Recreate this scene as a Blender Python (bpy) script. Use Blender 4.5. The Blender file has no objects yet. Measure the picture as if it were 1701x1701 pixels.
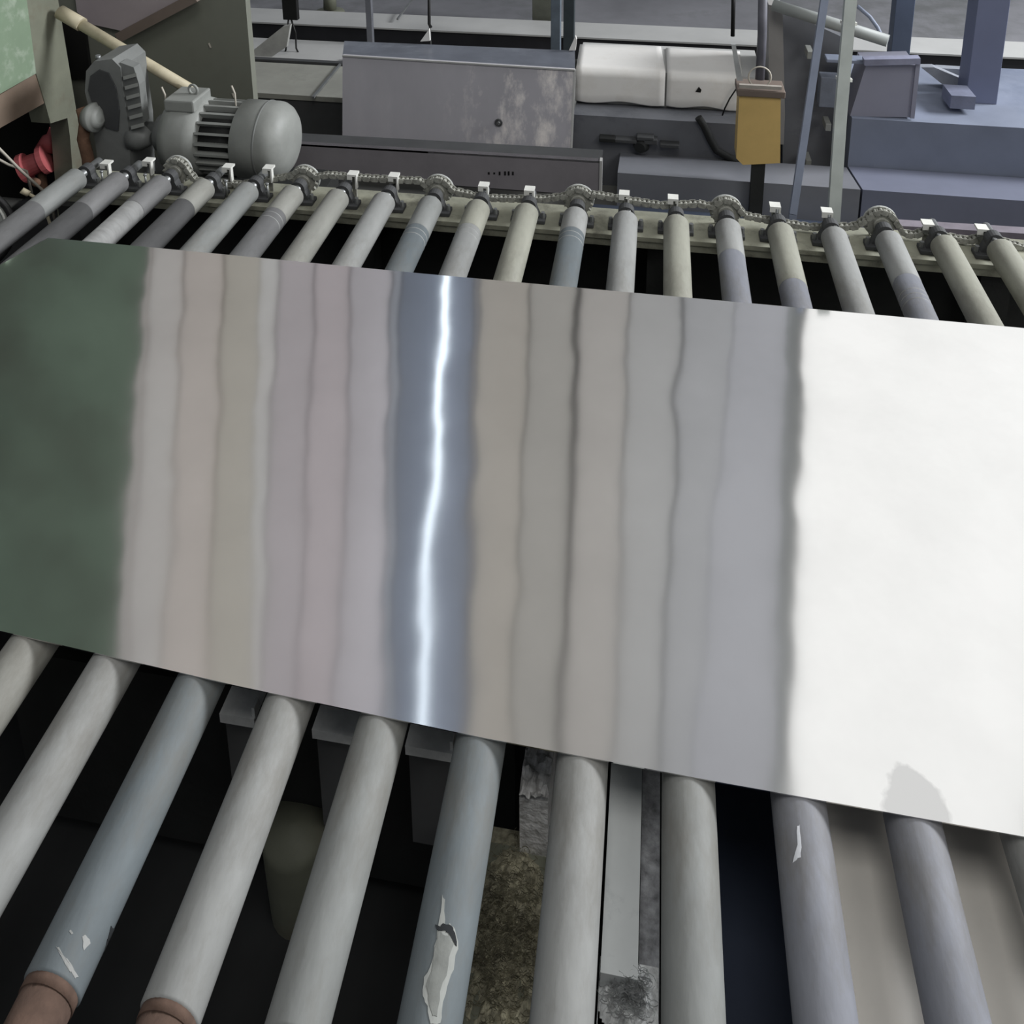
import bpy, bmesh, math, random
from mathutils import Vector, Matrix, noise

random.seed(7)
scene = bpy.context.scene
COL = scene.collection

# ------------------------------------------------------------------ camera
CAM = Vector((0.0, 0.0, 2.3945))
FW = Vector((-0.15608649, 0.95569686, -0.24956064))
RT = Vector((0.98718462, 0.15943422, -0.0068737))
DN = Vector((0.03321933, -0.24743532, -0.96833478))
FOC, CX, CY = 1526.21, 850.5, -70.36
cam_d = bpy.data.cameras.new('camera')
cam_d.sensor_fit = 'HORIZONTAL'; cam_d.sensor_width = 36.0
cam_d.lens = FOC / 1701.0 * 36.0
cam_d.shift_y = -(850.5 - CY) / 1701.0
cam_d.clip_start = 0.05; cam_d.clip_end = 200
cam = bpy.data.objects.new('camera', cam_d); COL.objects.link(cam)
m = Matrix((RT, -DN, -FW)).transposed().to_4x4(); m.translation = CAM
cam.matrix_world = m
scene.camera = cam

# ------------------------------------------------------------------ world, lamps, exposure
world = bpy.data.worlds.new('hall_daylight'); scene.world = world
world.use_nodes = True
bg = world.node_tree.nodes['Background']
bg.inputs[0].default_value = (0.86, 0.92, 1.0, 1); bg.inputs[1].default_value = 0.19

def area(name, loc, rot, sx, sy, power, col):
    l = bpy.data.lights.new(name, 'AREA'); l.shape = 'RECTANGLE'; l.size = sx; l.size_y = sy
    l.energy = power; l.color = col
    o = bpy.data.objects.new(name, l); COL.objects.link(o); o.location = loc; o.rotation_euler = rot
    return o
sk = area('right_front_fill', (4.6, -1.9, 6.0), (0, 0, 0), 3.6, 3.0, 150, (1.0, 0.985, 0.95))  # added unseen area lamp, fills upright faces from the right front
area('overhead_fill', (0.35, -0.3, 7.0), (math.radians(10), 0, 0), 2.6, 2.6, 112, (1.0, 0.985, 0.95))  # added unseen lamp overhead, brightens the gaps between the rollers
sk.rotation_euler = (Vector((0.0, 2.2, 0.6)) - sk.location).to_track_quat('-Z', 'Y').to_euler()
sd = area('side_daylight', (7.6, 5.4, 5.0), (0, 0, 0), 3.0, 2.4, 1200, (0.95, 0.97, 1.0))
sd.rotation_euler = (Vector((0.2, 1.6, 0.6)) - sd.location).to_track_quat('-Z', 'Y').to_euler()
scene.view_settings.view_transform = 'Standard'
scene.view_settings.look = 'None'
scene.view_settings.exposure = 0.0
scene.view_settings.gamma = 1.0
scene.view_settings.use_curve_mapping = False

# ------------------------------------------------------------------ helpers
def ray(x, y): return FW + RT * ((x - CX) / FOC) + DN * ((y - CY) / FOC)
def at(x, y, Y): d = ray(x, y); return CAM + d * ((Y - CAM.y) / d.y)
def atz(x, y, z): d = ray(x, y); return CAM + d * ((z - CAM.z) / d.z)
def atx(x, y, X): d = ray(x, y); return CAM + d * ((X - CAM.x) / d.x)
def V(*a): return Vector(a)

def srgb(r, g, b):
    f = lambda c: (c / 255 / 12.92) if c / 255 <= 0.04045 else ((c / 255 + 0.055) / 1.055) ** 2.4
    return (f(r), f(g), f(b), 1)

MATS = {}
def mat(name, col, rough=0.6, metal=0.0, var=0.25, scale=8.0, bump=0.0, bscale=60, stretch=(1, 1, 1), dirt=None, dirt_amt=0.5, dirt_scale=3.0, spec=0.4):
    """procedural paint or metal: base colour, cloudy variation, optional dirt blotches and fine relief"""
    if name in MATS: return MATS[name]
    M = bpy.data.materials.new(name); M.use_nodes = True; nt = M.node_tree; N = nt.nodes; L = nt.links
    b = N['Principled BSDF']
    b.inputs['Roughness'].default_value = rough; b.inputs['Metallic'].default_value = metal
    b.inputs['Specular IOR Level'].default_value = spec
    tc = N.new('ShaderNodeTexCoord'); mp = N.new('ShaderNodeMapping'); mp.inputs['Scale'].default_value = stretch
    L.new(tc.outputs['Object'], mp.inputs[0])
    n1 = N.new('ShaderNodeTexNoise'); n1.inputs['Scale'].default_value = scale; n1.inputs['Detail'].default_value = 6
    n1.inputs['Roughness'].default_value = 0.62
    L.new(mp.outputs[0], n1.inputs['Vector'])
    rp = N.new('ShaderNodeValToRGB'); rp.color_ramp.elements[0].position = 0.28; rp.color_ramp.elements[1].position = 0.72
    c = col[:3]
    rp.color_ramp.elements[0].color = tuple(max(0, v * (1 - var)) for v in c) + (1,)
    rp.color_ramp.elements[1].color = tuple(min(1, v * (1 + var)) for v in c) + (1,)
    L.new(n1.outputs['Fac'], rp.inputs[0]); out = rp.outputs[0]
    if dirt is not None:
        n2 = N.new('ShaderNodeTexNoise'); n2.inputs['Scale'].default_value = dirt_scale; n2.inputs['Detail'].default_value = 8
        n2.inputs['Roughness'].default_value = 0.7
        L.new(mp.outputs[0], n2.inputs['Vector'])
        r2 = N.new('ShaderNodeValToRGB'); r2.color_ramp.elements[0].position = 0.5; r2.color_ramp.elements[1].position = 0.68
        L.new(n2.outputs['Fac'], r2.inputs[0])
        mm = N.new('ShaderNodeMath'); mm.operation = 'MULTIPLY'; mm.inputs[1].default_value = dirt_amt
        L.new(r2.outputs[0], mm.inputs[0])
        mx = N.new('ShaderNodeMix'); mx.data_type = 'RGBA'
        L.new(mm.outputs[0], mx.inputs['Factor']); L.new(out, mx.inputs['A']); mx.inputs['B'].default_value = dirt
        out = mx.outputs['Result']
    L.new(out, b.inputs['Base Color'])
    if bump:
        n3 = N.new('ShaderNodeTexNoise'); n3.inputs['Scale'].default_value = bscale; n3.inputs['Detail'].default_value = 4
        L.new(mp.outputs[0], n3.inputs['Vector'])
        bp = N.new('ShaderNodeBump'); bp.inputs['Strength'].default_value = bump; bp.inputs['Distance'].default_value = 0.004
        L.new(n3.outputs['Fac'], bp.inputs['Height']); L.new(bp.outputs[0], b.inputs['Normal'])
    MATS[name] = M
    return M

def emit(name, col, s):
    M = bpy.data.materials.new(name); M.use_nodes = True; nt = M.node_tree
    b = nt.nodes['Principled BSDF']; b.inputs['Base Color'].default_value = (0.06, 0.06, 0.06, 1)
    b.inputs['Emission Color'].default_value = col; b.inputs['Emission Strength'].default_value = s
    return M

ORG = {}
class MB:
    """collects shapes in world coordinates, then builds ONE mesh object"""
    def __init__(s): s.v = []; s.f = []; s.sm = []
    def add(s, vs, fs, smooth=False):
        o = len(s.v); s.v += [Vector(p) for p in vs]
        for f in fs: s.f.append(tuple(i + o for i in f)); s.sm.append(smooth)
        return s
    def hexa(s, p):   # 8 points: bottom 4 ccw, top 4 ccw
        return s.add(p, [(0, 3, 2, 1), (4, 5, 6, 7), (0, 1, 5, 4), (1, 2, 6, 5), (2, 3, 7, 6), (3, 0, 4, 7)])
    def box(s, a, b):
        x0, y0, z0 = [min(a[i], b[i]) for i in range(3)]; x1, y1, z1 = [max(a[i], b[i]) for i in range(3)]
        return s.hexa([(x0, y0, z0), (x1, y0, z0), (x1, y1, z0), (x0, y1, z0), (x0, y0, z1), (x1, y0, z1), (x1, y1, z1), (x0, y1, z1)])
    def bbox(s, a, b, bev):  # box with chamfered edges
        x0, y0, z0 = [min(a[i], b[i]) for i in range(3)]; x1, y1, z1 = [max(a[i], b[i]) for i in range(3)]
        bm = bmesh.new(); bmesh.ops.create_cube(bm, size=1)
        for v in bm.verts: v.co = Vector(((x0 + x1) / 2 + v.co.x * (x1 - x0), (y0 + y1) / 2 + v.co.y * (y1 - y0), (z0 + z1) / 2 + v.co.z * (z1 - z0)))
        bmesh.ops.bevel(bm, geom=bm.edges[:], offset=bev, segments=2, affect='EDGES', profile=0.5)
        bm.verts.ensure_lookup_table(); bm.verts.index_update()
        s.add([v.co.copy() for v in bm.verts], [[v.index for v in f.verts] for f in bm.faces]); bm.free(); return s
    def bar(s, p, q, w, h, up=(0, 0, 1)):
        p = Vector(p); q = Vector(q); d = (q - p).normalized(); u = Vector(up)
        sx = d.cross(u).normalized() if d.cross(u).length > 1e-4 else Vector((1, 0, 0)); sz = sx.cross(d).normalized()
        a, b = sx * w / 2, sz * h / 2
        return s.hexa([p - a - b, p + a - b, q + a - b, q - a - b, p - a + b, p + a + b, q + a + b, q - a + b])
    def lathe(s, p, d, prof, n=24, cap=True, smooth=True):
        """prof: list of (t along d, radius)"""
        p = Vector(p); d = Vector(d).normalized(); u = d.orthogonal().normalized(); w = d.cross(u)
        o = len(s.v); vs = []
        for t, r in prof:
            for k in range(n):
                a = 2 * math.pi * k / n; vs.append(p + d * t + (u * math.cos(a) + w * math.sin(a)) * r)
        fs = []
        for j in range(len(prof) - 1):
            for k in range(n): k2 = (k + 1) % n; fs.append((j * n + k, j * n + k2, (j + 1) * n + k2, (j + 1) * n + k))
        s.add(vs, fs, smooth)
        if cap:
            s.f.append(tuple(o + k for k in reversed(range(n)))); s.sm.append(False)
            s.f.append(tuple(o + (len(prof) - 1) * n + k for k in range(n))); s.sm.append(False)
        return s
    def cyl(s, p, q, r, n=20, r2=None, smooth=True):
        p = Vector(p); q = Vector(q)
        return s.lathe(p, q - p, [(0, r), ((q - p).length, r if r2 is None else r2)], n, True, smooth)
    def path(s, pts, r, n=8):
        pts = [Vector(p) for p in pts]; o = len(s.v); vs = []; m = len(pts)
        pu = None
        for i, p in enumerate(pts):
            d = (pts[min(i + 1, m - 1)] - pts[max(i - 1, 0)]).normalized()
            u = d.orthogonal().normalized() if pu is None else (pu - d * pu.dot(d)).normalized(); pu = u; w = d.cross(u)
            for k in range(n): a = 2 * math.pi * k / n; vs.append(p + (u * math.cos(a) + w * math.sin(a)) * r)
        fs = [(j * n + k, j * n + (k + 1) % n, (j + 1) * n + (k + 1) % n, (j + 1) * n + k) for j in range(m - 1) for k in range(n)]
        s.add(vs, fs, True)
        s.f.append(tuple(o + k for k in reversed(range(n)))); s.sm.append(False)
        s.f.append(tuple(o + (m - 1) * n + k for k in range(n))); s.sm.append(False)
        return s
    def prism(s, poly, d):
        poly = [Vector(p) for p in poly]; d = Vector(d); n = len(poly)
        vs = poly + [p + d for p in poly]
        fs = [tuple(range(n)), tuple(reversed(range(n, 2 * n)))] + [(i, i + n, (i + 1) % n + n, (i + 1) % n) for i in range(n)]
        return s.add(vs, fs)
    def torus(s, c, ax, R, r, n=20, k=8):
        ax = Vector(ax).normalized(); u = ax.orthogonal().normalized(); w = ax.cross(u); c = Vector(c); vs = []
        for i in range(n):
            a = 2 * math.pi * i / n; rad = u * math.cos(a) + w * math.sin(a)
            for j in range(k): b = 2 * math.pi * j / k; vs.append(c + rad * (R + r * math.cos(b)) + ax * r * math.sin(b))
        fs = [(i * k + j, ((i + 1) % n) * k + j, ((i + 1) % n) * k + (j + 1) % k, i * k + (j + 1) % k) for i in range(n) for j in range(k)]
        return s.add(vs, fs, True)
    def build(s, name, material, parent=None, label=None, normals=True):
        if parent is not None: org = ORG[parent]
        else:
            xs = [p.x for p in s.v]; ys = [p.y for p in s.v]; zs = [p.z for p in s.v]
            org = Vector(((min(xs) + max(xs)) / 2, (min(ys) + max(ys)) / 2, min(zs)))
        me = bpy.data.meshes.new(name)
        me.from_pydata([tuple(p - org) for p in s.v], [], s.f)
        me.polygons.foreach_set('use_smooth', s.sm)
        if normals:
            bm = bmesh.new(); bm.from_mesh(me); bmesh.ops.recalc_face_normals(bm, faces=bm.faces[:]); bm.to_mesh(me); bm.free()
        me.materials.append(material); me.update()
        o = bpy.data.objects.new(name, me); COL.objects.link(o)
        if parent is not None: o.parent = parent
        else: o.location = org
        ORG[o] = org
        if label: o['label'] = label
        return o

def tag(o, label, cat=None, group=None, kind=None):
    if label: o['label'] = label
    if cat: o['category'] = cat
    if group: o['group'] = group
    if kind: o['kind'] = kind
    return o
def thing(name, loc, label, cat, group=None):
    o = bpy.data.objects.new(name, None); COL.objects.link(o); o.location = loc; o.empty_display_size = 0.1
    ORG[o] = Vector(loc); return tag(o, label, cat, group)
def struct(o, label): return tag(o, label, None, None, 'structure')

# ------------------------------------------------------------------ materials
olive = mat('olive_grey_paint', srgb(112, 114, 100), 0.6, 0, 0.15, 5, 0.2, 40, dirt=srgb(96, 80, 66), dirt_amt=0.6)
green = mat('pale_green_paint', srgb(122, 140, 118), 0.55, 0, 0.1, 4, dirt=srgb(200, 205, 195), dirt_amt=0.35, dirt_scale=9)
wallgrey = mat('grey_green_panel', srgb(118, 120, 110), 0.6, 0, 0.12, 3, dirt=srgb(98, 98, 88), dirt_amt=0.4)
rust = mat('rusty_brown_steel', srgb(104, 78, 62), 0.85, 0, 0.35, 20, 0.4, 80)
black = mat('black_gap_shade', srgb(14, 14, 12), 0.95, 0, 0.2)  # flat black standing for shade in gaps and openings
pitm = mat('pit_shade_floor', srgb(34, 35, 36), 0.8, 0, 0.4, 3)  # ground coloured dark so the gaps between rollers read as shade
dark = mat('oily_dark_steel', srgb(34, 35, 34), 0.8, 0, 0.35, 6, 0.3)
darkgrey = mat('dark_grey_steel', srgb(66, 67, 68), 0.65, 0, 0.2, 5)
steel = mat('dull_steel', srgb(134, 136, 136), 0.42, 0.6, 0.2, 12, 0.2)
casting = mat('grey_casting_paint', srgb(116, 118, 116), 0.5, 0.0, 0.15, 8, 0.15)
casting_l = mat('light_casting_paint', srgb(136, 138, 134), 0.5, 0.0, 0.12, 8, 0.1)
beige = mat('beige_frame_paint', srgb(150, 150, 134), 0.7, 0, 0.15, 9, 0.25, 60, dirt=srgb(86, 84, 74), dirt_amt=0.75, dirt_scale=7)
whitecap = mat('white_cap_paint', srgb(214, 214, 208), 0.55, 0, 0.08, 20)
chainm = mat('dusty_chain_steel', srgb(146, 146, 138), 0.65, 0.15, 0.4, 60, 0.3)
sheetm = mat('grey_sheet_metal', srgb(134, 134, 140), 0.36, 0.75, 0.12, 3, 0.1)
bluegrey = mat('blue_haze_grey', srgb(120, 127, 143), 0.7, 0, 0.14, 2.2, dirt=srgb(90, 99, 118), dirt_amt=0.6, dirt_scale=1.6)  # haze over the right background is put into this blue-grey
bluedark = mat('dark_blue_haze_grey', srgb(92, 102, 122), 0.7, 0, 0.16, 2.5)  # darker tone of the same haze tint
slate = mat('slate_machine_paint', srgb(106, 108, 113), 0.65, 0, 0.16, 3, dirt=srgb(58, 62, 70), dirt_amt=0.6, dirt_scale=2.2)
whites = mat('white_coated_sheet', srgb(226, 224, 220), 0.55, 0, 0.06, 2, dirt=srgb(196, 190, 180), dirt_amt=0.4, dirt_scale=4)
paleplate = mat('pale_grey_plate', srgb(176, 176, 174), 0.5, 0, 0.1, 2)
greyplate = mat('grey_beige_plate', srgb(212, 208, 201), 0.6, 0, 0.08, 3.5, dirt=srgb(182, 177, 168), dirt_amt=0.5)
yellow = mat('mustard_yellow_paint', srgb(214, 182, 116), 0.6, 0, 0.08, 5, dirt=srgb(184, 160, 96), dirt_amt=0.4)
brownm = mat('dull_brown_paint', srgb(112, 100, 92), 0.65, 0, 0.12, 6)
pipe_m = mat('cream_pipe_paint', srgb(182, 173, 148), 0.55, 0, 0.14, 8, dirt=srgb(130, 118, 90), dirt_amt=0.5)
polem = mat('pale_pole_paint', srgb(178, 184, 180), 0.55, 0, 0.1, 10)
polem2 = mat('bluish_pole_paint', srgb(134, 142, 160), 0.55, 0, 0.1, 10)
redm = mat('faded_red_paint', srgb(170, 88, 90), 0.55, 0, 0.15, 10)
cream = mat('pale_cable_sheath', srgb(186, 180, 168), 0.6, 0, 0.1)
rubber = mat('black_rubber', srgb(22, 22, 22), 0.5, 0, 0.1)
mauve = mat('mauve_grey_sheet', srgb(164, 154, 157), 0.5, 0, 0.08, 3)

# ------------------------------------------------------------------ setting: floor, high clad wall with window, roller-line pit
floor = MB().box((-9, -3, -0.12), (9, 14, 0)).build('floor', mat('concrete', srgb(112, 112, 108), 0.85, 0, 0.2, 1.5, 0.3, 30, dirt=srgb(80, 80, 76), dirt_amt=0.5, dirt_scale=1.2))
struct(floor, 'grey concrete hall floor')
pit = MB().box((-3.2, 0.35, 0.0), (0.29, 3.9, 0.012)).build('floor_pit', pitm)
struct(pit, 'dark ground under the rollers, shade put into its colour')
tray = MB().box((0.30, 0.3, 0.545), (2.9, 1.9, 0.555)).box((0.30, 0.3, 0.0), (0.315, 1.9, 0.545)).build('floor_plate', greyplate)
struct(tray, 'grey beige floor plate under the right-hand rollers')

# The hall's steep clad wall above and behind the line: seen only mirrored in the sheet.
ZP = 0.6976                                    # top of the sheet
MC = Vector((CAM.x, CAM.y, 2 * ZP - CAM.z)); MN = Vector((FW.x, FW.y, -FW.z))
def onwall(x, y, D=6.5):
    d = ray(x, y); d.z = -d.z
    return MC + d * D
def strip(xa, xb, y0=392, y1=1480, D=6.5):     # xa, xb = (x at upper row, x at lower row) of the two edges
    f = lambda e, y: e[0] + (e[1] - e[0]) * (y - 470) / 730.0
    return [onwall(f(xa, y0), y0, D), onwall(f(xb, y0), y0, D), onwall(f(xb, y1), y1, D), onwall(f(xa, y1), y1, D)]
seam = mat('dark_seam_backing', srgb(70, 70, 72), 0.8)
wall = MB().prism(strip((-500, -560), (2300, 2268), D=6.58), MN * 0.08).build('wall_back', seam)
struct(wall, 'dark framed steep upper wall behind the panels')
E_ = [('g', (-480, -540), (238, 184)), ((158, 153, 150), (241, 187), (246, 206)), ((166, 158, 155), (250, 210), (302, 263)), ((160, 153, 148), (307, 267), (368, 337)),
      ((150, 146, 138), (373, 341), (430, 409)), ((168, 160, 158), (432, 411), (460, 426)), ((148, 142, 144), (464, 430), (520, 493)), ((150, 143, 145), (524, 497), (581, 559)),
      ((148, 144, 147), (585, 563), (647, 629)), ((118, 120, 126), (651, 633), (664, 646)),
      ((122, 120, 122), (790, 764), (799, 773)), ((160, 154, 147), (801, 775), (878, 849)), ((152, 149, 144), (882, 853), (957, 930)), ((160, 156, 152), (967, 940), (1045, 1016)),
      ((156, 155, 154), (1049, 1020), (1133, 1092)), ((150, 150, 152), (1139, 1098), (1224, 1157)), ((152, 152, 156), (1226, 1159), (1312, 1288)), ((126, 128, 128), (1313, 1289), (1338, 1309))]
for k, (c, a, b) in enumerate(E_):
    if c == 'g':
        pm = mat('dark_green_cladding', srgb(128, 146, 128), 0.6, 0, 0.22, 0.9, dirt=srgb(84, 78, 70), dirt_amt=0.5, dirt_scale=0.7)
    else:
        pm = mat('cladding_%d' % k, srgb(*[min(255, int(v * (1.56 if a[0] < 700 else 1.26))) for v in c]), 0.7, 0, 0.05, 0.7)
    MB().prism(strip(a, b), MN * 0.05).build('cladding_panel', pm, wall)
# daylit window bay on the right of that wall
win = MB()
for e in ((1340, 1311), (1752, 1722), (2250, 2220)):
    win.prism(strip(e, (e[0] + 2, e[1] + 2), D=6.48), MN * 0.1)
win = struct(win.build('window_1', darkgrey), 'tall daylit window bay in the upper wall')
glow = emit('daylight_glazing', (1.0, 1.0, 0.985, 1), 0.9)
for a, b in (((1344, 1314), (1750, 1720)), ((1756, 1726), (2248, 2218))):
    MB().prism(strip(a, b), MN * 0.02).build('pane', glow, win)
# tube light in an open blue-white trough between two panels
tl = thing('tube_light', onwall(718, 900, 6.45), 'long tube light in a pale blue trough on the upper wall', 'light')
xa, xb = (667, 649), (788, 762)
MB().prism(strip(xa, xb, D=6.5), MN * 0.03).build('reflector', mat('pale_blue_reflector', srgb(140, 147, 162), 0.5, 0, 0.03), tl)
c0 = (741, 697); q = strip(c0, c0, D=6.38)
MB().cyl(q[0], q[3], 0.022, 12).build('tube', emit('tube_glow', (0.80, 0.90, 1.0, 1), 2.0), tl)

# ------------------------------------------------------------------ rollers
R = 0.04456; ZA = 0.65; YF, YB = 0.779, 2.989; PITCH = 0.18; X0 = -0.0817
ORD = ['', 'first', 'second', 'third', 'fourth', 'fifth', 'sixth', 'seventh', 'eighth', 'ninth', 'tenth', 'eleventh', 'twelfth', 'thirteenth', 'fourteenth',
       'fifteenth', 'sixteenth', 'seventeenth', 'eighteenth', 'nineteenth', 'twentieth', 'twenty-first']
def RX(i): return X0 + (i - 13) * PITCH
def rmat(key, col, rough=0.62, metal=0.0, dirt=(104, 100, 92)):
    return mat('roller_' + key, srgb(*col), rough, metal, 0.17, 7, 0.15, 50, (1.6, 0.6, 1.6), dirt=srgb(*dirt), dirt_amt=0.55, dirt_scale=4.5, spec=0.3)
r_beige = rmat('beige', (136, 136, 130)); r_grey = rmat('grey', (128, 130, 128)); r_blue = rmat('bluegrey', (104, 111, 114)); r_dim = rmat('dim', (112, 112, 112), dirt=(84, 84, 82))
r_dark = rmat('dark', (88, 88, 88), dirt=(66, 66, 66)); r_yell = rmat('yellowish', (142, 142, 131)); r_pale = rmat('pale', (140, 141, 139))
r_lilac = rmat('lilac', (126, 128, 135)); r_bare = mat('roller_bare_metal', srgb(196, 196, 194), 0.34, 0.4, 0.2, 14, 0.1, 40, (1, 3, 1))
# tube colour, far sleeve colour, length of the far sleeve, look
RSPEC = {1: (r_dim, r_grey, 0.26, 'dusty grey roller with a paler far end'), 2: (r_dark, r_dim, 0.24, 'dark grey roller with a paler sleeve'),
         3: (r_bare, r_dim, 0.20, 'roller with a shiny bare metal tube'), 4: (r_dark, r_beige, 0.16, 'dark roller with an olive grey sleeve'),
         5: (r_grey, None, 0, 'plain grey roller'), 6: (r_dim, r_beige, 0.17, 'two-tone grey roller with a ring scratch'),
         7: (r_beige, None, 0, 'beige roller'), 8: (r_pale, None, 0, 'pale grey roller'), 9: (r_blue, r_grey, 0.20, 'scuffed blue-grey roller'),
         10: (r_pale, r_yell, 0.17, 'pale roller with a yellowish far sleeve'), 11: (r_grey, r_yell, 0.5, 'grey roller with a cream far end'),
         12: (r_blue, r_pale, 0.14, 'blue-grey roller with a torn front patch'), 13: (r_pale, None, 0, 'smooth pale grey roller'),
         14: (r_grey, r_yell, 0.6, 'grey roller with a cream far half'), 15: (r_lilac, r_pale, 0.2, 'lilac grey roller'), 16: (r_lilac, r_yell, 0.34, 'grey roller with a cream far sleeve'),
         17: (r_pale, None, 0, 'pale roller'), 18: (r_lilac, r_pale, 0.26, 'blue-grey roller with scratched rings'), 19: (r_yell, None, 0, 'cream roller'), 20: (r_yell, None, 0, 'cream roller cut by the frame edge')}
journal_m = mat('rusty_journal', srgb(86, 68, 58), 0.9, 0, 0.35, 25, 0.3, 80)
rim_m = mat('pale_rim_steel', srgb(168, 170, 166), 0.6, 0, 0.25, 30)
ROLL = {}
SPR = (3, 6, 9, 12, 15, 18)
for i in range(1, 21):
    tm, sm, sl, look = RSPEC[i]; x = RX(i)
    t = thing('conveyor_roller', (x, YF, ZA - R), '%s, %s from left along the far rail' % (look, ORD[i]), 'roller', 'rollers of the conveyor')
    ROLL[i] = t
    y1 = YB - sl if sm else YB
    b = 0.004
    prof = [(0, R - b), (b, R), (y1 - YF - b * (0 if sm else 1), R)] + ([] if sm else [(y1 - YF, R - b)])
    if i in (3,): prof = [(0, R - b), (b, R - 0.001), (y1 - YF, R - 0.001)]
    MB().lathe((x, YF, ZA), (0, 1, 0), prof, 40).build('tube', tm, t)
    if sm:
        MB().lathe((x, y1, ZA), (0, 1, 0), [(0, R - 0.001), (0.003, R + 0.0006), (YB - y1 - b, R + 0.0006), (YB - y1, R - b)], 40).build('sleeve', sm, t)
    if i in (6, 9, 10, 12, 18):
        for dy in (0.0, 0.03) if i != 18 else (0.05, 0.075, 0.1):
            yy = y1 - 0.03 - dy
            MB().lathe((x, yy, ZA), (0, 1, 0), [(0, R - 0.0004), (0.001, R + 0.0006), (0.003, R + 0.0006), (0.004, R - 0.0004)], 40, False).build('wear_ring', r_pale, t)
    MB().cyl((x, YB - 0.01, ZA), (x, 3.14, ZA), 0.017, 14).build('shaft', steel, t)
    MB().cyl((x, YF - 0.012, ZA), (x, YF + 0.004, ZA), R - 0.003, 32).cyl((x, YF - 0.16, ZA), (x, YF - 0.01, ZA), 0.040, 28).build('front_journal', journal_m, t)
    if i in SPR:
        mb = MB(); n = 15; c = Vector((x, 3.105, ZA)); pts = []
        for k in range(n):
            for da, rr in ((0, 0.047), (0.3, 0.047), (0.42, 0.057), (0.58, 0.057), (0.7, 0.047)):
                a = 2 * math.pi * (k + da) / n; pts.append(c + Vector((math.cos(a) * rr, -0.006, math.sin(a) * rr)))
        mb.prism(pts, (0, 0.012, 0)); mb.lathe((x, 3.085, ZA), (0, 1, 0), [(0, 0.028), (0.04, 0.028)], 20)
        sp = mb.build('sprocket', chainm, t)
        MB().lathe((x, 3.12, ZA), (0, 1, 0), [(0, 0.050), (0, 0.059), (0.008, 0.059), (0.008, 0.050), (0, 0.050)], 32, False).build('sprocket_rim', rim_m, sp)

def rag(pts, amp=2.2, n=3):
    out = []
    for i in range(len(pts)):
        a, b = pts[i], pts[(i + 1) % len(pts)]
        for k in range(n): u = k / n; out.append((a[0] + (b[0] - a[0]) * u + random.uniform(-amp, amp), a[1] + (b[1] - a[1]) * u + random.uniform(-amp, amp)))
    return out
def patch(roller, outline, lift, material, name, rim=0.0):
    """thin flake that follows the tube: outline in (angle from top towards +x, world y)"""
    x = RX(roller)
    P = lambda a, y, r: Vector((x + math.sin(a) * r, y, ZA + math.cos(a) * r))
    ca = sum(p[0] for p in outline) / len(outline); cy_ = sum(p[1] for p in outline) / len(outline)
    n = len(outline); vs = [P(ca, cy_, R + lift)]; K = 4; fs = []
    for k in range(1, K + 1):
        for a, y in outline: vs.append(P(ca + (a - ca) * k / K, cy_ + (y - cy_) * k / K, R + lift))
    for i in range(n): fs.append((0, 1 + i, 1 + (i + 1) % n))
    for k in range(K - 1):
        for i in range(n):
            a0 = 1 + k * n + i; a1 = 1 + k * n + (i + 1) % n; fs.append((a0, a0 + n, a1 + n, a1))
    vs += [P(a, y, R - 0.0008) for a, y in outline]; o = 1 + K * n; l = 1 + (K - 1) * n
    for i in range(n): fs.append((l + i, o + i, o + (i + 1) % n, l + (i + 1) % n))
    return MB().add(vs, fs).build(name, material, ROLL[roller])
def roller_uv(i, px, py):
    """surface point of roller i seen at a photograph position"""
    d = ray(px, py).normalized(); x = RX(i)
    ox, oz = CAM.x - x, CAM.z - ZA
    a = d.x ** 2 + d.z ** 2; b = 2 * (ox * d.x + oz * d.z); c = ox ** 2 + oz ** 2 - R ** 2
    disc = b * b - 4 * a * c
    tt = (-b - math.sqrt(max(0, disc))) / (2 * a); p = CAM + d * tt
    return (math.atan2(p.x - x, p.z - ZA), p.y)
flake = mat('pale_torn_coating', srgb(144, 146, 142), 0.8, 0, 0.1, 30)
inner = mat('bare_grey_under_coating', srgb(116, 118, 114), 0.8, 0, 0.2, 40, 0.3)
crack = mat('black_crack', srgb(30, 32, 34), 0.9)
patch(12, [roller_uv(12, *p) for p in rag([(735, 1488), (731, 1530), (726, 1560), (717, 1600), (706, 1625), (702, 1655), (710, 1672), (714, 1701), (730, 1701), (735, 1676), (741, 1640), (752, 1610), (760, 1575), (757, 1545), (748, 1535), (738, 1540), (739, 1500)], 1.6)], 0.0012, flake, 'torn_patch')
patch(12, [roller_uv(12, *p) for p in rag([(730, 1545), (720, 1600), (708, 1640), (712, 1660), (720, 1690), (727, 1690), (731, 1650), (744, 1605), (752, 1570), (750, 1552), (740, 1556)], 2.0)], 0.0018, inner, 'bare_spot')
patch(12, [roller_uv(12, *p) for p in rag([(724, 1538), (731, 1540), (738, 1536), (748, 1538), (756, 1552), (757, 1572), (753, 1562), (745, 1550), (736, 1546), (727, 1547)], 1.6)], 0.0022, crack, 'crack')
patch(9, [roller_uv(9, *p) for p in [(184, 1538), (190, 1542), (186, 1566), (178, 1562)]], 0.0008, crack, 'dark_mark')
patch(9, [roller_uv(9, *p) for p in [(178, 1560), (182, 1566), (174, 1590), (172, 1586)]], 0.0008, crack, 'dark_mark')
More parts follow.
